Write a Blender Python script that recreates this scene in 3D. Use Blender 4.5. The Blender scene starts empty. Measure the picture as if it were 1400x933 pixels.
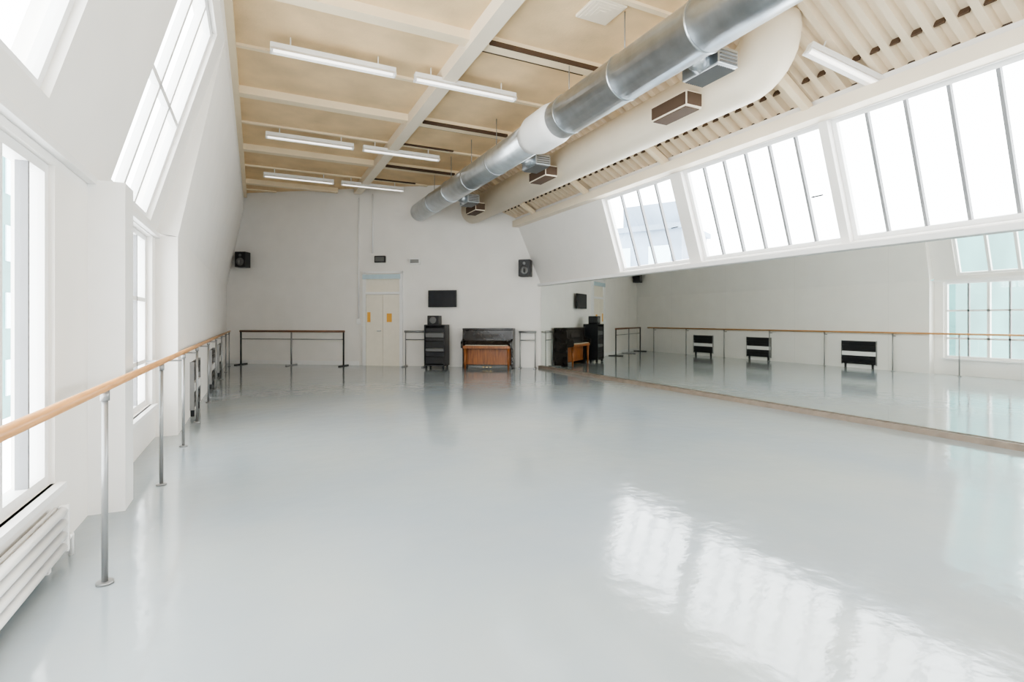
import bpy, bmesh, math
from mathutils import Vector, Matrix
S = bpy.context.scene
COL = S.collection

# ------------------------------------------------------------------ materials
def mat(name, c, rough=0.5, metal=0.0, var=0.04, scale=6.0, bump=0.0, bscale=60.0, emit=0.0, spec=0.5, stretch=None):
    m = bpy.data.materials.new(name); m.use_nodes = True
    nt = m.node_tree; b = nt.nodes["Principled BSDF"]
    tc = nt.nodes.new("ShaderNodeTexCoord")
    mp = nt.nodes.new("ShaderNodeMapping"); nt.links.new(tc.outputs["Object"], mp.inputs[0])
    if stretch: mp.inputs["Scale"].default_value = stretch
    n = nt.nodes.new("ShaderNodeTexNoise"); n.inputs["Scale"].default_value = scale; n.inputs["Detail"].default_value = 4
    nt.links.new(mp.outputs[0], n.inputs["Vector"])
    r = nt.nodes.new("ShaderNodeValToRGB")
    r.color_ramp.elements[0].position = 0.3; r.color_ramp.elements[1].position = 0.7
    r.color_ramp.elements[0].color = tuple(max(0, x*(1-var)) for x in c)+(1,)
    r.color_ramp.elements[1].color = tuple(min(1, x*(1+var)) for x in c)+(1,)
    nt.links.new(n.outputs["Fac"], r.inputs[0]); nt.links.new(r.outputs[0], b.inputs["Base Color"])
    b.inputs["Roughness"].default_value = rough; b.inputs["Metallic"].default_value = metal
    b.inputs["Specular IOR Level"].default_value = spec
    if bump > 0:
        n2 = nt.nodes.new("ShaderNodeTexNoise"); n2.inputs["Scale"].default_value = bscale
        nt.links.new(mp.outputs[0], n2.inputs["Vector"])
        bp = nt.nodes.new("ShaderNodeBump"); bp.inputs["Strength"].default_value = bump; bp.inputs["Distance"].default_value = 0.02
        nt.links.new(n2.outputs["Fac"], bp.inputs["Height"]); nt.links.new(bp.outputs[0], b.inputs["Normal"])
    if emit > 0:
        b.inputs["Emission Color"].default_value = tuple(c)+(1,); b.inputs["Emission Strength"].default_value = emit
    return m

def glass_mat(name):
    m = bpy.data.materials.new(name); m.use_nodes = True
    nt = m.node_tree; nt.nodes.clear()
    o = nt.nodes.new("ShaderNodeOutputMaterial"); mx = nt.nodes.new("ShaderNodeMixShader")
    t = nt.nodes.new("ShaderNodeBsdfTransparent"); g = nt.nodes.new("ShaderNodeBsdfGlossy")
    t.inputs[0].default_value = (0.97, 0.985, 0.98, 1); g.inputs["Roughness"].default_value = 0.02
    mx.inputs[0].default_value = 0.05
    nt.links.new(t.outputs[0], mx.inputs[1]); nt.links.new(g.outputs[0], mx.inputs[2]); nt.links.new(mx.outputs[0], o.inputs[0])
    return m

M_WALL = mat("white_plaster", (0.85, 0.82, 0.785), 0.7, var=0.02, scale=2)
M_WHITE = mat("white_gloss_paint", (0.87, 0.86, 0.85), 0.35, var=0.015)
M_BAR = mat("grey_glazing_bar", (0.24, 0.24, 0.25), 0.5, var=0.03)
M_CREAM = mat("cream_paint", (0.86, 0.72, 0.52), 0.5, var=0.04, scale=2)
M_CREAM2 = mat("pale_cream_paint", (0.84, 0.74, 0.60), 0.5, var=0.03, scale=2)
M_CEIL = mat("beige_ceiling_board", (0.78, 0.58, 0.35), 0.8, var=0.12, scale=1.6, bump=0.15, bscale=30)
M_DECK = mat("pale_corrugated_deck", (0.80, 0.67, 0.50), 0.5, var=0.05, scale=3)
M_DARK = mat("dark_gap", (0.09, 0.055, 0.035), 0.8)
M_STEEL = mat("galvanised_steel", (0.55, 0.58, 0.61), 0.30, metal=0.95, var=0.12, scale=5)
M_POST = mat("grey_painted_steel", (0.30, 0.30, 0.30), 0.35, metal=0.5)
M_BLACK = mat("black_plastic", (0.02, 0.02, 0.022), 0.4, var=0.2)
M_BLACKG = mat("black_lacquer", (0.02, 0.014, 0.011), 0.2, var=0.2)
M_SCREEN = mat("dark_screen", (0.02, 0.022, 0.028), 0.2, var=0.1)
M_WOOD = mat("tan_oak_rail", (0.56, 0.29, 0.12), 0.35, var=0.18, scale=8, stretch=(6, .4, 6))
M_DWOOD = mat("dark_brown_rail", (0.20, 0.10, 0.06), 0.4, var=0.2, stretch=(.4, 6, 6))
M_BWOOD = mat("brown_piano_veneer", (0.27, 0.095, 0.028), 0.35, var=0.4, scale=5, stretch=(5, 1, .6))
M_KEYS = mat("ivory_keys", (0.5, 0.45, 0.34), 0.3)
M_BRASS = mat("brass", (0.7, 0.5, 0.2), 0.25, metal=1)
M_TRIMW = mat("brown_timber_trim", (0.26, 0.21, 0.17), 0.5, var=0.15)
M_DOOR = mat("pale_yellow_door", (0.86, 0.80, 0.69), 0.45, var=0.02)
M_ORANGE = mat("orange_notice", (0.85, 0.45, 0.10), 0.6)
M_PALEBLUE = mat("pale_blue_glazing", (0.55, 0.68, 0.74), 0.2)
M_TUBE = mat("fluorescent_tube", (1.0, 0.97, 0.92), 0.4, emit=1.5, var=0.0)
M_GRILLE = mat("grey_grille", (0.16, 0.16, 0.16), 0.4, metal=0.3)
M_FACG = mat("pale_teal_facade", (0.06, 0.17, 0.165), 0.5, var=0.3, scale=.4)
M_FACB = mat("pale_grey_facade", (0.20, 0.25, 0.32), 0.6, var=0.25, scale=.5)
M_GLASS = glass_mat("window_glass")

def floor_mat():
    m = bpy.data.materials.new("grey_dance_vinyl"); m.use_nodes = True
    nt = m.node_tree; b = nt.nodes["Principled BSDF"]
    tc = nt.nodes.new("ShaderNodeTexCoord")
    n = nt.nodes.new("ShaderNodeTexNoise"); n.inputs["Scale"].default_value = 0.5; n.inputs["Detail"].default_value = 6
    nt.links.new(tc.outputs["Object"], n.inputs["Vector"])
    r = nt.nodes.new("ShaderNodeValToRGB")
    r.color_ramp.elements[0].position = .35; r.color_ramp.elements[1].position = .65
    r.color_ramp.elements[0].color = (0.30, 0.345, 0.385, 1); r.color_ramp.elements[1].color = (0.355, 0.385, 0.385, 1)
    nt.links.new(n.outputs["Fac"], r.inputs[0]); nt.links.new(r.outputs[0], b.inputs["Base Color"])
    n3 = nt.nodes.new("ShaderNodeTexNoise"); n3.inputs["Scale"].default_value = 3.0; n3.inputs["Detail"].default_value = 5
    nt.links.new(tc.outputs["Object"], n3.inputs["Vector"])
    mr = nt.nodes.new("ShaderNodeMapRange"); mr.inputs["To Min"].default_value = 0.05; mr.inputs["To Max"].default_value = 0.15
    nt.links.new(n3.outputs["Fac"], mr.inputs[0]); nt.links.new(mr.outputs[0], b.inputs["Roughness"])
    n2 = nt.nodes.new("ShaderNodeTexNoise"); n2.inputs["Scale"].default_value = 5; n2.inputs["Detail"].default_value = 4
    nt.links.new(tc.outputs["Object"], n2.inputs["Vector"])
    bp = nt.nodes.new("ShaderNodeBump"); bp.inputs["Strength"].default_value = .15; bp.inputs["Distance"].default_value = .02
    nt.links.new(n2.outputs["Fac"], bp.inputs["Height"]); nt.links.new(bp.outputs[0], b.inputs["Normal"])
    b.inputs["Specular IOR Level"].default_value = 0.9
    return m
M_FLOOR = floor_mat()
M_MIRROR = mat("silvered_mirror", (0.84, 0.88, 0.855), 0.012, metal=1.0, var=0.005)

# ------------------------------------------------------------------ mesh builder
class MB:
    def __init__(s): s.v = []; s.f = []; s.sm = []
    def quad8(s, c):
        i = len(s.v); s.v += [tuple(x) for x in c]
        for f in ((0,3,2,1),(4,5,6,7),(0,1,5,4),(1,2,6,5),(2,3,7,6),(3,0,4,7)):
            s.f.append(tuple(i+k for k in f)); s.sm.append(False)
        return s
    def box(s, a, b):
        x0,y0,z0 = a; x1,y1,z1 = b
        return s.quad8([(x0,y0,z0),(x1,y0,z0),(x1,y1,z0),(x0,y1,z0),(x0,y0,z1),(x1,y0,z1),(x1,y1,z1),(x0,y1,z1)])
    def obox(s, o, U, V, W):
        o = Vector(o); U = Vector(U); V = Vector(V); W = Vector(W)
        return s.quad8([o, o+U, o+U+V, o+V, o+W, o+U+W, o+U+V+W, o+V+W])
    def prism(s, pts, W):
        i = len(s.v); n = len(pts); W = Vector(W)
        s.v += [tuple(p) for p in pts] + [tuple(Vector(p)+W) for p in pts]
        s.f.append(tuple(range(i, i+n))[::-1]); s.f.append(tuple(range(i+n, i+2*n))); s.sm += [False, False]
        for k in range(n):
            s.f.append((i+k, i+(k+1) % n, i+n+(k+1) % n, i+n+k)); s.sm.append(False)
        return s
    def tube(s, pts, radii, seg=20, cap=True):
        pts = [Vector(p) for p in pts]
        if not hasattr(radii, '__len__'): radii = [radii]*len(pts)
        i0 = len(s.v); prev = None
        for k, p in enumerate(pts):
            if k == 0: t = pts[1]-pts[0]
            elif k == len(pts)-1: t = pts[-1]-pts[-2]
            else: t = (pts[k+1]-pts[k]).normalized()+(pts[k]-pts[k-1]).normalized()
            if t.length < 1e-9: t = pts[min(k+1, len(pts)-1)]-pts[k-1] if k else Vector((0,0,1))
            t.normalize()
            if prev is None:
                a = Vector((0,0,1)) if abs(t.z) < .9 else Vector((1,0,0))
                a = (a - t*a.dot(t)).normalized()
            else:
                a = (prev - t*prev.dot(t)).normalized()
            prev = a; b = t.cross(a)
            for j in range(seg):
                an = 2*math.pi*j/seg
                s.v.append(tuple(p + (a*math.cos(an)+b*math.sin(an))*radii[k]))
        for k in range(len(pts)-1):
            for j in range(seg):
                s.f.append((i0+k*seg+j, i0+k*seg+(j+1) % seg, i0+(k+1)*seg+(j+1) % seg, i0+(k+1)*seg+j)); s.sm.append(True)
        if cap:
            s.f.append(tuple(range(i0, i0+seg))[::-1]); s.sm.append(False)
            e = i0+(len(pts)-1)*seg
            s.f.append(tuple(range(e, e+seg))); s.sm.append(False)
        return s
    def obj(s, name, m, parent=None, bevel=0, **kw):
        me = bpy.data.meshes.new(name); me.from_pydata(s.v, [], s.f); me.update()
        for p, q in zip(me.polygons, s.sm): p.use_smooth = q
        bm = bmesh.new(); bm.from_mesh(me); bmesh.ops.recalc_face_normals(bm, faces=bm.faces); bm.to_mesh(me); bm.free()
        me.materials.append(m)
        o = bpy.data.objects.new(name, me); COL.objects.link(o)
        if parent: o.parent = parent
        if bevel:
            bv = o.modifiers.new("Bevel", 'BEVEL'); bv.width = bevel; bv.segments = 2; bv.limit_method = 'ANGLE'
        for k, v in kw.items(): o[k] = v
        return o

def root(name, loc, rot=0, **kw):
    e = bpy.data.objects.new(name, None); e.empty_display_size = .2
    COL.objects.link(e); e.location = loc; e.rotation_euler = (0, 0, rot)
    for k, v in kw.items(): e[k] = v
    return e
ST = dict(kind="structure")
def clone(r, name, loc, rot=None, label=None):
    n = r.copy(); n.name = name; COL.objects.link(n); n.location = loc
    if rot is not None: n.rotation_euler = (0, 0, rot)
    if label: n["label"] = label
    for c in list(r.children):
        k = c.copy(); COL.objects.link(k); k.parent = n
    return n

# ------------------------------------------------------------------ room shell
Y0 = -4.0
def back(n): return 19.1-(n+0.9)*0.69880      # skewed end wall line
ZB = 2.40

MB().prism([(-1.4, Y0, -.1), (7.7, Y0, -.1), (7.7, back(7.7), -.1), (-1.4, back(-1.4), -.1)], (0,0,.1)).obj("floor", M_FLOOR, label="pale grey glossy dance vinyl floor", **ST)

def panel(name, O, u, v, w, U, V, holes, m, thick=.25):
    O = Vector(O); u = Vector(u); v = Vector(v); w = Vector(w)
    us = sorted({0, U, *[h[0] for h in holes], *[h[1] for h in holes]})
    vs = sorted({0, V, *[h[2] for h in holes], *[h[3] for h in holes]})
    b = MB()
    for i in range(len(us)-1):
        for j in range(len(vs)-1):
            cu = (us[i]+us[i+1])/2; cv = (vs[j]+vs[j+1])/2
            if any(h[0] < cu < h[1] and h[2] < cv < h[3] for h in holes): continue
            b.obox(O+u*us[i]+v*vs[j], u*(us[i+1]-us[i]), v*(vs[j+1]-vs[j]), w*thick)
    return b.obj(name, m, **ST)

WN = [0]
def window(O, u, v, w, hole, inset, mulls, transoms=(), fw=.06, thin=.035, portal=True, handle=False, barm=None):
    WN[0] += 1
    O = Vector(O); u = Vector(u); v = Vector(v); w = Vector(w)
    a0, a1, b0, b1 = hole
    P = O+u*a0+v*b0+w*inset; L = a1-a0; H = b1-b0
    b = MB(); d = w*.07
    b.obox(P, u*L, v*fw, d); b.obox(P+v*(H-fw), u*L, v*fw, d)
    b.obox(P+v*fw, u*fw, v*(H-2*fw), d); b.obox(P+u*(L-fw)+v*fw, u*fw, v*(H-2*fw), d)
    for mu in mulls:
        if mu < 0: b.obox(P+u*(-mu-.03)+v*fw, u*.06, v*(H-2*fw), d)
    for tr in transoms:
        b.obox(P+u*fw+v*(tr-.02), u*(L-2*fw), v*.045, d)
    fr = b.obj("window_%d" % WN[0], M_WHITE, label="white framed window with narrow vertical glazing bars", **ST)
    g = MB()
    for mu in mulls:
        if mu > 0: g.obox(P+u*(mu-thin/2)+v*fw, u*thin, v*(H-2*fw), d*.8)
    if g.v: g.obj("glazing_bar", barm or M_WHITE, parent=fr)
    MB().obox(P+u*.02+v*.02+w*.03, u*(L-.04), v*(H-.04), w*.006).obj("pane", M_GLASS, parent=fr)
    if handle:
        q = P+u*(fw+.12)+v*(H*.42)-w*.03
        MB().obox(q, u*.16, v*.02, w*.03).obj("handle", M_BLACK, parent=fr)
    if portal:
        ld = bpy.data.lights.new("window_portal", 'AREA'); ld.shape = 'RECTANGLE'; ld.size = L; ld.size_y = H
        ld.cycles.is_portal = True
        lo = bpy.data.objects.new("window_portal", ld); COL.objects.link(lo)
        c = P+u*L/2+v*H/2+w*.12
        z = w.normalized(); x = u.normalized(); y = z.cross(x)
        lo.matrix_world = Matrix(((x.x,y.x,z.x,c.x),(x.y,y.y,z.y,c.y),(x.z,y.z,z.z,c.z),(0,0,0,1)))
    return fr

def steps(L, n): return [L*k/n for k in range(1, n)]
Yv = Vector((0,1,0)); Zv = Vector((0,0,1))
OL = (-1.08, Y0, 0); holes = [(1.2, 4.4, .42, 2.32), (4.7, 8.02, .42, 2.32), (9.2, 11.3, .42, 2.36)]
panel("wall_left", OL, Yv, Zv, (-1,0,0), 11.5, ZB, holes, M_WALL, .2)
window(OL, Yv, Zv, (-1,0,0), holes[0], .03, [.55,-1.1,1.6,2.1,2.65], [1.35], barm=M_BAR)
window(OL, Yv, Zv, (-1,0,0), holes[1], .03, [.6,-1.3,1.9,-2.66,3.02], [], barm=M_BAR, thin=.02)
window(OL, Yv, Zv, (-1,0,0), holes[2], .06, [.4,.8,-1.2,1.6], [.5,1.2], barm=M_BAR)
panel("wall_left", (-.85, 7.5, 0), Yv, Zv, (-1,0,0), back(-.85)-7.5, ZB, [], M_WALL, .5)
MB().box((-1.10, 4.7, 0), (-.86, 4.98, ZB)).obj("trim_1", M_WHITE, label="white painted pilaster between windows", **ST)
MB().box((-1.10, .72, .38), (-1.03, 4.05, .42)).obj("trim_2", M_WHITE, label="white window sill", **ST)
MB().box((-1.10, 5.17, .38), (-1.03, 7.33, .42)).obj("trim_3", M_WHITE, label="white window sill", **ST)
MB().box((-1.10, Y0, 2.37), (-1.03, 7.5, 2.42)).obj("trim_4", M_WHITE, label="white ledge above lower windows", **ST)
def slant(n0, z0, n1, z1):
    d = Vector((n1-n0, 0, z1-z0)); L = d.length; return d.normalized(), L
ZT = 4.9
vS, LS = slant(-1.08, ZB, -.35, ZT)
wS = Vector((-vS.z, 0, vS.x))
OS = (-1.08, Y0, ZB); hu = [(1.4, 4.4, .22, 2.4), (4.8, 7.70, .22, 2.4), (9.2, 11.0, .10, 2.4)]
panel("wall_left", OS, Yv, vS, wS, 11.5, LS, hu, M_WALL, .22)
window(OS, Yv, vS, wS, hu[0], .05, [1.0, 2.0], barm=M_BAR)
window(OS, Yv, vS, wS, hu[1], .05, [.7,-1.4,-2.1], [1.1])
window(OS, Yv, vS, wS, hu[2], .05, [-.6, -1.15], [1.1])
vS2, LS2 = slant(-.85, ZB, -.35, ZT)
wS2 = Vector((-vS2.z, 0, vS2.x))
panel("wall_left", (-.85, 7.5, ZB), Yv, vS2, wS2, back(-.85)-7.5, LS2, [], M_WALL, .3)
panel("wall_left", (-.35, Y0, ZT-.02), Yv, Zv, (-1,0,0), back(-.35)-Y0, .65, [], M_WALL, .25)

# --- right wall
panel("wall_right", (7.4, Y0, 0), Yv, Zv, (1,0,0), back(7.4)-Y0, ZB, [], M_WALL, .25)
vR, LR = slant(7.4, ZB, 6.77, 4.35)
wR = Vector((vR.z, 0, -vR.x))
OR = (7.4, Y0, ZB)
hr = [(.4, 2.9, .07, 1.74), (3.1, 5.65, .07, 1.74), (5.85, 8.5, .07, 1.74), (8.62, 11.2, .07, 1.74), (11.48, 13.6, .07, 1.74)]
panel("wall_right", OR, Yv, vR, wR, back(6.77)-Y0, LR, hr, M_WALL, .2)
window(OR, Yv, vR, wR, hr[0], .1, steps(2.5, 5), barm=M_BAR)
window(OR, Yv, vR, wR, hr[1], .1, steps(2.55, 5), barm=M_BAR)
window(OR, Yv, vR, wR, hr[2], .1, steps(2.65, 6), barm=M_BAR)
window(OR, Yv, vR, wR, hr[3], .1, steps(2.58, 6), handle=True, barm=M_BAR)
window(OR, Yv, vR, wR, hr[4], .1, steps(2.12, 4), handle=True, barm=M_BAR)
MB().box((7.27, Y0, 2.36), (7.42, back(7.42), 2.43)).obj("trim_5", M_WHITE, label="white ledge above the mirrors", **ST)
MB().box((6.66, Y0, 4.07), (6.86, back(6.86), 4.24)).obj("trim_6", M_CREAM2, label="cream eaves beam above the windows", **ST)
MB().box((7.30, Y0, 0), (7.40, back(7.4), .07)).obj("baseboard_right", M_TRIMW, label="brown timber kick rail beneath mirrors", **ST)

# --- back (end) wall as one shaped slab
WV = Vector((.8196, -.5728, 0)); IN = Vector((-.5728, -.8196, 0)); LB = Vector((-.9, 19.1, 0)); PHI = math.atan2(-.5728, .8196)
def bp(s, off=0, z=0): return LB + WV*s + IN*off + Vector((0,0,z))
def sn(n): return (n+.9)/.8196
prof = [(-1.1, 0), (7.6, 0), (7.6, ZB), (7.4, ZB), (6.77, 4.35), (5.0, 5.4), (5.0, 5.55), (-.5, 5.55), (-.6, ZT), (-1.1, ZB)]
MB().prism([bp(sn(n), 0, z) for n, z in prof], -IN*.25).obj("wall_back", M_WALL, label="white painted end wall", **ST)
MB().obox(bp(.05, 0, 0), WV*4.5, IN*.02, Zv*.12).obj("baseboard_back", M_WHITE, **ST)
# --- front wall behind the viewpoint with an unseen window added to let in light
panel("wall_front", (-1.3, Y0, 0), (1,0,0), Zv, (0,-1,0), 9.0, 5.5, [(1.6, 5.8, 1.6, 3.6)], M_WALL, .25)
window((-1.3, Y0, 0), (1,0,0), Zv, (0,-1,0), (1.6, 5.8, 1.6, 3.6), .1, steps(4.2, 5), [1.0])

# --- ceiling
MB().prism([(-.6, Y0, 5.4), (5.0, Y0, 5.4), (5.0, back(5.0), 5.4), (-.6, back(-.6), 5.4)], (0,0,.12)).obj("ceiling", M_CEIL, label="beige board ceiling", **ST)
b = MB(); inf = MB(); p = Vector((5.0, 0, 5.4)); q = Vector((6.80, 0, 4.33)); dn = (q-p).normalized(); nn = Vector((-dn.z, 0, dn.x))
if nn.z < 0: nn = -nn
ys = []; y = Y0
while y < 15.2:
    for dy, h in ((0, 0), (.08, 0), (.105, .085), (.19, .085)):
        ys.append((y+dy, h))
    if y+.2 < back(6.4):
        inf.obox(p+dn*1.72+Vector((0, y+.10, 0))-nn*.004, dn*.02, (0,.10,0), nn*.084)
    y += .215
for (yy, h) in ys:
    for P in (p, q):
        b.v.append((P.x+nn.x*h, min(yy, back(P.x)), P.z+nn.z*h))
for i in range(len(ys)-1):
    b.f.append((2*i, 2*i+1, 2*i+3, 2*i+2)); b.sm.append(False)
b.obj("ceiling", M_DECK, label="pale corrugated sloping roof deck", **ST)
MB().prism([(4.9, Y0, 5.55), (7.1, Y0, 4.35), (7.1, back(7.1), 4.35), (4.9, back(4.9), 5.55)], (0,0,.1)).obj("ceiling", M_DARK, **ST)
tn = 7
def trim(b, m, lab):
    global tn
    o = b.obj("trim_%d" % tn, m, label=lab, **ST); tn += 1
    return o
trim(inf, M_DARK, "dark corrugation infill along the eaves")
for a in (.3, 3.6, 6.9, 10.2, 13.5, 16.8):
    xe = 4.98 if back(5) > a+.3 else (19.1-a)/.6988-.9-.15
    if xe > .5:
        trim(MB().box((-.35, a-.10, 5.27), (xe, a+.10, 5.41)), M_CREAM, "cream ceiling cross beam")
        if xe > 3.3:
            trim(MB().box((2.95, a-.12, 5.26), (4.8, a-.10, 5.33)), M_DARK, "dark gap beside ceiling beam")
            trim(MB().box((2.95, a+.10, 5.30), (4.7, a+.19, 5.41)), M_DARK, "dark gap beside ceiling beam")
for a in (2.0, 5.3, 8.6, 11.9, 15.2, 18.0):
    xe = 4.98 if back(5) > a+.3 else (19.1-a)/.6988-.9-.1
    if xe > .4:
        trim(MB().box((-.35, a-.04, 5.36), (xe, a+.04, 5.41)), M_CREAM, "narrow cream ceiling batten")
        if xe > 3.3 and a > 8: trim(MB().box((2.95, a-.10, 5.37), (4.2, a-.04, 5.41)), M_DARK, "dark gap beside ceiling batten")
trim(MB().box((2.66, Y0, 5.20), (2.88, back(2.88)-.05, 5.41)), M_CREAM2, "cream longitudinal ceiling beam")
trim(MB().box((4.92, Y0, 5.22), (5.08, back(5.08)-.05, 5.42)), M_CREAM, "cream ridge beam beside roof deck")
trim(MB().box((-.36, Y0, 5.24), (-.26, back(-.26)-.05, 5.41)), M_CREAM, "cream wall plate at the ceiling edge")
for a in (1.4, 4.6, 7.35, 9.9, 12.4):
    trim(MB().obox((5.05, a, 5.30), dn*1.95, (0,.10,0), (0,0,-.12)), M_CREAM, "cream sloping rafter")

# ------------------------------------------------------------------ ducts
d = root("ventilation_duct", (4.3, 0, 4.54), label="silver galvanised round ventilation duct hung below the ceiling", category="duct")
ye = back(4.3)-.42
R1, R2 = .295, .265
MB().tube([(0,-3.5,0), (0,7.1,0)], R1, 32).obj("duct_pipe", M_STEEL, d)
MB().tube([(0,7.1,0), (0,7.3,0), (0,7.85,0), (0,8.1,0)], [R1,R1+.035,R1+.035,R2], 32).obj("sleeve", M_WHITE, d, label="white connecting sleeve")
MB().tube([(0,8.1,0), (0,ye,0)], R2, 32).obj("duct_pipe", M_STEEL, d)
y = -2.6
while y < ye-.3:
    if not 6.9 < y < 8.3:
        r = R1+.01 if y < 7.5 else R2+.01
        MB().tube([(0,y-.02,0), (0,y+.02,0)], r, 32).obj("joint_band", M_STEEL, d)
        MB().tube([(0,y,r-.02), (0,y,.85)], .008, 6).obj("hanger_rod", M_POST, d)
    y += 1.35
for a in (1.2, 4.6, 8.9, 12.4):
    g = root("air_diffuser", (4.86, a, 4.40), label="grey steel air diffuser with dark louvred grille on duct", category="vent")
    MB().tube([(-.27, 0, .08), (-.12, 0, 0)], .13, 20).obj("spigot", M_STEEL, g)
    MB().box((-.18,-.28,-.10), (.14,.28,.10)).obj("body", M_STEEL, g, bevel=.01)
    b = MB()
    for k in range(9):
        x0 = -.155+k*.032
        b.obox((x0,-.25,-.108), (.020,0,-.008), (0,.50,0), (0,0,-.006))
    b.obj("grille", M_GRILLE, g)
    bb = MB()
    for k in range(4):
        z0 = -.08+k*.04
        bb.box((-.15,-.292,z0), (.11,-.28,z0+.018))
    bb.obj("grille", M_GRILLE, g)

c = root("cream_duct", (5.6, 0, 4.50), label="large cream painted round duct with elbow into the roof", category="duct")
R = .34; pts = [(0, back(5.6)-.42, 0), (0, 4.75, 0)]
for k in range(1, 9):
    an = math.radians(k*90/8); pts.append((0, 4.75-.38*math.sin(an), .38*(1-math.cos(an))))
pts.append((0, 4.37, .50))
MB().tube(pts, R, 36).obj("duct_pipe", M_CREAM2, c)
for a in (5.5, 9.2, 12.8):
    g = root("extract_grille", (5.16, a, 4.19), label="dark rectangular extract grille under cream duct", category="vent")
    MB().box((-.13,-.34,0), (.13,.34,.20)).obj("frame", M_CREAM2, g)
    MB().box((-.12,-.31,-.012), (.12,.31,.0)).obj("louvre", M_DARK, g)
    MB().box((-.142,-.32,.02), (-.13,.32,.18)).obj("louvre", M_DARK, g)
    MB().box((-.12,-.352,.02), (.12,-.34,.18)).obj("louvre", M_DARK, g)

# ------------------------------------------------------------------ fluorescent lights
def light_fix(loc, rotz, label, L=1.75):
    r = root("fluorescent_light", loc, rotz, label=label, category="light", group="ceiling fluorescent lights")
    MB().box((-L/2,-.055,0), (L/2,.055,.07)).obj("body", M_WHITE, r, bevel=.008)
    MB().prism([(-L/2,-.055,0),(-L/2,.055,0),(-L/2,.09,-.045),(-L/2,.083,-.045),(-L/2,.05,-.004),(-L/2,-.05,-.004),(-L/2,-.083,-.045),(-L/2,-.09,-.045)], (L,0,0)).obj("reflector", M_WHITE, r)
    MB().tube([(-L/2+.04,0,-.03), (L/2-.04,0,-.03)], .02, 12).obj("tube", M_TUBE, r)
    for x in (-L/2, L/2-.02): MB().box((x,-.05,-.06), (x+.02,.05,0)).obj("end_cap", M_WHITE, r)
    for x in (-L*.35, L*.35): MB().tube([(x,0,.06), (x,0,.20)], .01, 8).obj("hanger", M_WHITE, r)
    return r
f1 = light_fix((1.05, 8.05, 5.18), 0, "long white fluorescent batten light hung from ceiling")
for (n, a) in ((3.1, 8.05), (1.05, 11.9), (3.0, 11.9), (1.05, 15.2), (3.0, 15.2)):
    clone(f1, "fluorescent_light", (n, a, 5.18))
f2 = light_fix((6.42, 3.92, 4.42), 0, "white fluorescent light hung beneath the sloping corrugated deck", L=1.15)
f2.rotation_euler = (0, math.radians(22), math.radians(-20))
g = root("ceiling_vent", (4.0, 5.6, 5.34), label="square cream vent panel fixed on the ceiling", category="vent")
MB().box((-.24,-.24,.02), (.24,.24,.06)).obj("frame", M_CREAM2, g, bevel=.01)
b = MB()
for k in range(4): b.box((-.2+k*.05,-.2+k*.05,.015-.004*k), (.2-k*.05,.2-k*.05,.022-.003*k))
b.obj("louvre", M_CREAM2, g)

# ------------------------------------------------------------------ mirrors
base = MB().box((-.02, 0, 0), (0, 1.3195, 2.28)).obj("mirror", M_MIRROR, label="tall frameless wall mirror panel reflecting the studio", category="mirror", group="wall of mirror panels")
base.location = (7.395, 13.25-1.32, .075)
for k in range(1, 11):
    n = base.copy(); COL.objects.link(n); n.location = (7.395, 13.25-1.32*(k+1), .075)

# ------------------------------------------------------------------ long barre, left
r = root("ballet_barre", (-.72, 0, 0), label="long tan wooden barre on grey steel posts beside the windows", category="barre")
MB().tube([(0,-2.5,1.04), (0,18.2,1.04)], .024, 20).obj("rail", M_WOOD, r)
for a in (-.4, 1.4, 3.45, 5.3, 6.8, 8.3, 10.2, 12.1, 14.0, 15.9, 17.8):
    wallx = -.34 if a < 7.5 else -.13
    b = MB().tube([(0,a,.012), (0,a,1.02)], .015, 14)
    b.tube([(0,a,0), (0,a,.014)], .04, 20)
    b.tube([(0,a,.97), (0,a,1.022)], .022, 14)
    if a not in (3.45, 5.3): b.tube([(0,a,.95), (wallx,a,.95)], .010, 10)
    b.obj("post", M_POST, r)

def wall_barre(s0, s1, lab, m=M_DWOOD, off=.35, posts=3):
    L = s1-s0
    r = root("ballet_barre", bp(s0, off, 0), PHI, label=lab, category="barre")
    MB().tube([(0,0,1.04), (L,0,1.04)], .032, 16).obj("rail", m, r)
    MB().tube([(0.03,0,.80), (L-.03,0,.80)], .014, 12).obj("lower_rail", M_POST, r)
    for k in range(posts):
        x = .03+(L-.06)*k/(posts-1)
        b = MB().tube([(x,0,.02), (x,0,1.02)], .024 if m is M_DWOOD else .014, 12)
        b.box((x-.03,-.28,0), (x+.03,.28 if off > .3 else .1,.03))
        b.obj("post", M_BLACK if (k != 1 and m is M_DWOOD) else M_POST, r)
    return r
wall_barre(.80, 4.25, "dark brown portable barre with black feet by the end wall")
wall_barre(6.05, 6.72, "short barre section beside the equipment rack", m=M_POST, off=.12, posts=2)
wall_barre(9.50, 10.0, "short barre section in the corner beside the piano", m=M_POST, off=.12, posts=2)

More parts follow.
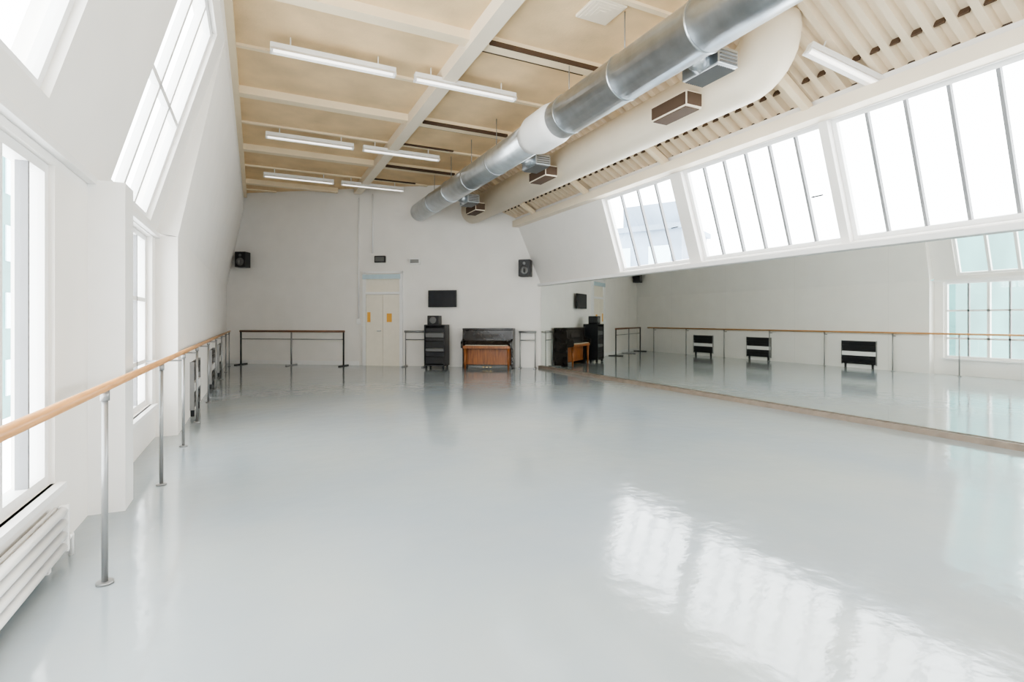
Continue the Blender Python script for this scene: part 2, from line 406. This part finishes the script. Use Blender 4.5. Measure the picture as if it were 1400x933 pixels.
# ------------------------------------------------------------------ end wall objects
def speaker(loc, rot, lab):
    r = root("wall_speaker", loc, rot, label=lab, category="speaker", group="wall speakers")
    MB().box((-.17,-.38,-.24), (.17,-.08,.24)).obj("body", M_BLACK, r, bevel=.015)
    MB().tube([(0,-.38,-.07), (0,-.392,-.07), (0,-.385,-.07)], [.125,.11,.05], 24).obj("woofer", M_GRILLE, r)
    MB().tube([(0,-.38,.13), (0,-.39,.13)], [.045,.04], 20).obj("tweeter", M_GRILLE, r)
    MB().box((-.04,-.09,-.05), (.04,0,.05)).obj("bracket", M_POST, r)
    return r
speaker(bp(.78, 0, 3.26), PHI+.1, "small black speaker on a wall bracket near the corner")
speaker(bp(9.72, 0, 2.86), PHI-.1, "small black speaker on a wall bracket above the piano")
dr = MB().obox(bp(4.80,.0,0), WV*.53, IN*.05, Zv*2.15).obj("door_1", M_DOOR, label="pale cream double door with notices and glazed transom", **ST)
MB().obox(bp(5.34,.0,0), WV*.53, IN*.05, Zv*2.15).obj("door_leaf", M_DOOR, dr)
b = MB(); b.obox(bp(4.70,0,0), WV*.09, IN*.08, Zv*2.85); b.obox(bp(5.87,0,0), WV*.09, IN*.08, Zv*2.85); b.obox(bp(4.70,0,2.78), WV*1.26, IN*.08, Zv*.08); b.obox(bp(4.79,0,2.16), WV*1.08, IN*.07, Zv*.07)
b.obj("frame", M_WHITE, dr)
MB().obox(bp(4.79,0,2.23), WV*1.08, IN*.03, Zv*.55).obj("transom", M_DOOR, dr)
MB().obox(bp(4.70,.08,2.62), WV*1.2, IN*.02, Zv*.14).obj("header_strip", M_PALEBLUE, dr)
MB().obox(bp(4.84,.05,1.32), WV*.10, IN*.006, Zv*.3).obj("notice", M_ORANGE, dr)
MB().obox(bp(5.46,.05,1.32), WV*.16, IN*.006, Zv*.26).obj("notice", M_ORANGE, dr)
MB().tube([bp(5.27,.05,1.05), bp(5.27,.11,1.05), bp(5.17,.11,1.05)], .012, 10).obj("handle", M_STEEL, dr)
g = root("emergency_light", bp(5.25, 0.01, 3.12), PHI, label="dark emergency light unit above the door", category="light")
MB().box((-.17,-.09,0), (.17,0,.20)).obj("body", M_BLACK, g, bevel=.01)
MB().box((-.14,-.10,.03), (.14,-.088,.17)).obj("lens", M_GRILLE, g)
g = root("emergency_light", bp(6.35, 0.01, 3.05), PHI, label="small white wall unit with grey lens", category="light")
MB().box((-.17,-.09,0), (.17,0,.18)).obj("body", M_WHITE, g, bevel=.01)
MB().box((-.13,-.10,.03), (.13,-.088,.14)).obj("lens", M_POST, g)
g = root("electrical_conduit", bp(4.55, 0, 0), PHI, label="thin white conduit running up the end wall", category="pipe")
MB().tube([(0,-.03,1.4), (0,-.03,5.1)], .018, 10).obj("pipe", M_WHITE, g)
MB().box((-.06,-.05,1.25), (.06,0,1.42)).obj("switch_box", M_WHITE, g, bevel=.005)
g = root("electrical_conduit", bp(5.0, 0, 0), PHI, label="thin white conduit running up the end wall", category="pipe")
MB().tube([(0,-.03,3.4), (0,-.03,5.2)], .018, 10).obj("pipe", M_WHITE, g)
g = root("television", bp(7.22, 0, 1.76), PHI, label="black flat television mounted on the end wall", category="television")
MB().box((-.43,-.16,0), (.43,-.11,.50)).obj("body", M_BLACK, g, bevel=.008)
MB().box((-.405,-.164,.03), (.405,-.158,.475)).obj("screen", M_SCREEN, g)
MB().box((-.12,-.115,.15), (.12,0,.36)).obj("bracket", M_POST, g)
g = root("equipment_rack", bp(7.18, .55, 0), PHI, label="tall black audio equipment rack standing beside the piano", category="rack")
b = MB(); b.box((-.30,-.25,.08), (-.27,.25,1.25)); b.box((.27,-.25,.08), (.30,.25,1.25)); b.box((-.30,-.25,1.22), (.30,.25,1.25)); b.box((-.30,-.25,.08), (.30,.25,.12)); b.box((-.27,.22,.12), (.27,.25,1.22))
b.obj("cabinet", M_BLACK, g)
z = .14
for k, h in enumerate((.20,.13,.09,.18,.09,.13,.13)):
    MB().box((-.265,-.23,z), (.265,.15,z+h)).obj("audio_unit", (M_BLACK, M_BLACK, M_GRILLE)[k % 3], g, bevel=.005); z += h+.012
for x in (-.25,.25):
    for yy in (-.2,.2): MB().tube([(x-.02,yy,.04), (x+.02,yy,.04)], .04, 14).obj("caster", M_BLACK, g)
g = root("loudspeaker", bp(7.12, .55, 1.25), PHI, label="black loudspeaker standing on top of the equipment rack", category="speaker")
MB().box((-.18,-.15,0), (.16,.15,.26)).obj("body", M_BLACK, g, bevel=.012)
MB().tube([(-.01,-.15,.13), (-.01,-.16,.13)], [.10,.09], 20).obj("woofer", M_GRILLE, g)

# piano
g = root("upright_piano", bp(8.66, .12, 0), PHI, label="black and brown upright piano with keyboard by end wall", category="piano")
MB().box((-.67,-.36,.10), (.67,0,1.10)).obj("case", M_BLACKG, g, bevel=.01)
MB().box((-.73,-.43,1.10), (.73,.01,1.15)).obj("top_lid", M_BLACKG, g, bevel=.008)
for sx in (-.73, .67):
    b = MB(); b.prism([(sx,0,0),(sx,-.42,0),(sx,-.42,.56),(sx,-.62,.60),(sx,-.62,.78),(sx,-.42,.84),(sx,-.40,1.10),(sx,0,1.10)], (.06,0,0))
    b.obj("side", M_BLACKG, g, bevel=.006)
MB().box((-.67,-.375,.12), (.67,-.36,.56)).obj("lower_panel", M_BWOOD, g)
MB().box((-.67,-.375,.80), (.67,-.36,1.09)).obj("upper_panel", M_BLACKG, g)
MB().box((-.67,-.60,.58), (.67,-.34,.66)).obj("key_bed", M_BWOOD, g, bevel=.006)
b = MB()
for k in range(52):
    x = -.61+k*1.22/52; b.box((x+.0008,-.585,.66), (x+1.22/52-.0008,-.44,.682))
b.obj("white_keys", M_KEYS, g)
b = MB()
for k in range(51):
    if k % 7 in (1, 4): continue
    x = -.61+(k+1)*1.22/52; b.box((x-.006,-.54,.682), (x+.006,-.44,.694))
b.obj("black_keys", M_BLACK, g)
MB().obox((-.67,-.44,.66), (1.34,0,0), (0,.07,.14), (0,.015,0)).obj("key_lid", M_BLACKG, g)
for x in (-.62,.62): MB().tube([(x,-.55,0), (x,-.55,.58)], [.028,.04], 14).obj("leg", M_BWOOD, g)
for x in (-.1,0,.1): MB().box((x-.02,-.50,.05), (x+.02,-.36,.065)).obj("pedal", M_BRASS, g)
MB().obox((-.35,-.40,.86), (.7,0,0), (0,.04,.2), (0,.01,0)).obj("music_desk", M_BLACKG, g)

# shallow wall heaters under the barre
def heater(loc):
    g = root("wall_heater", loc, 0, label="shallow black slatted wall heater with a white band under barre", category="heater", group="low heaters along the window wall")
    MB().box((0,-.48,.12), (.02,.48,.78)).obj("back_panel", M_BLACK, g)
    for z in (.12, .22, .58, .68): MB().box((.02,-.48,z), (.05,.48,z+.08)).obj("slat", M_BLACK, g, bevel=.004)
    MB().box((.02,-.47,.36), (.055,.47,.48)).obj("band", M_WHITE, g)
    for yy in (-.40,.36): MB().box((0,yy,0), (.05,yy+.04,.12)).obj("foot", M_BLACK, g)
    for yy in (-.485,.475): MB().box((0,yy,.10), (.055,yy+.012,.79)).obj("end_plate", M_POST, g)
    return g
rk = heater((-.85, 9.25, 0))
for a in (12.6, 15.1): clone(rk, "wall_heater", (-.85, a, 0))

# radiators below near window
for a0 in (1.0, 2.55):
    g = root("radiator", (-1.08, a0, 0), 0, label="white tubular radiator with horizontal pipes beneath the window", category="radiator", group="radiators below the window")
    MB().box((.03,0,.06), (.045,1.35,.31)).obj("back_panel", M_WHITE, g)
    for z in (.08, .15, .22, .29):
        MB().tube([(.075,0,z), (.075,1.35,z)], .024, 12).obj("pipe", M_WHITE, g)
    for y in (0, 1.33): MB().box((.05,y,.05), (.10,y+.03,.32)).obj("end_manifold", M_WHITE, g, bevel=.005)
    MB().tube([(.09,1.42,.0), (.09,1.42,.12), (.09,1.36,.12)], .014, 10).obj("valve", M_WHITE, g)
    for y in (.2,1.15): MB().box((0,y,.1), (.03,y+.05,.28)).obj("bracket", M_WHITE, g)
    for y in (.2,1.15): MB().box((.03,y,0), (.06,y+.04,.08)).obj("foot", M_WHITE, g)

# ------------------------------------------------------------------ outside
def building(loc, size, m, lab, rot=0, step=0):
    g = root("building", loc, rot, label=lab, category="building")
    sx, sy, sz = size
    MB().box((-sx/2,-sy/2,0), (sx/2,sy/2,sz)).obj("walls", m, g)
    MB().box((-sx/2-.2,-sy/2-.2,sz), (sx/2+.2,sy/2+.2,sz+.3)).obj("roof", m, g)
    if step:
        MB().box((-sx/4,-sy/2+.5,sz+.3), (sx/4,sy/6,sz+step)).obj("rooftop_block", m, g)
    b = MB()
    n = int(sy//2.4)
    for k in range(n):
        for j in range(int(sz//3)):
            y = -sy/2+.6+k*2.4; z = 1+j*3
            for s_ in (-1, 1):
                x = s_*sx/2
                b.box((x-.05,y,z), (x+.05,y+1.3,z+1.6))
    b.obj("window_glazing", M_PALEBLUE, g)
building((-13, 28, -3), (6, 34, 14), M_FACG, "pale teal glazed building outside the windows")
building((22, 26, -3), (5, 6, 9.5), M_FACB, "pale blue-grey building seen through the high windows", .5, step=1.8)

# ------------------------------------------------------------------ world, camera
w = bpy.data.worlds.new("World"); S.world = w; w.use_nodes = True
bg = w.node_tree.nodes["Background"]; bg.inputs[0].default_value = (0.96, 0.98, 1.0, 1); bg.inputs[1].default_value = 9.0

cam = bpy.data.cameras.new("camera"); co = bpy.data.objects.new("camera", cam); COL.objects.link(co)
co.location = (0, 0, 1.4); th = math.atan(350/720)
co.rotation_euler = (math.pi/2, 0, -th)
cam.sensor_width = 36; cam.lens = 720/1400*36; cam.shift_y = -29.5/1400; cam.clip_start = .05
S.camera = co
S.view_settings.view_transform = 'AgX'
S.view_settings.look = 'AgX - Medium High Contrast'
S.view_settings.exposure = 0.35
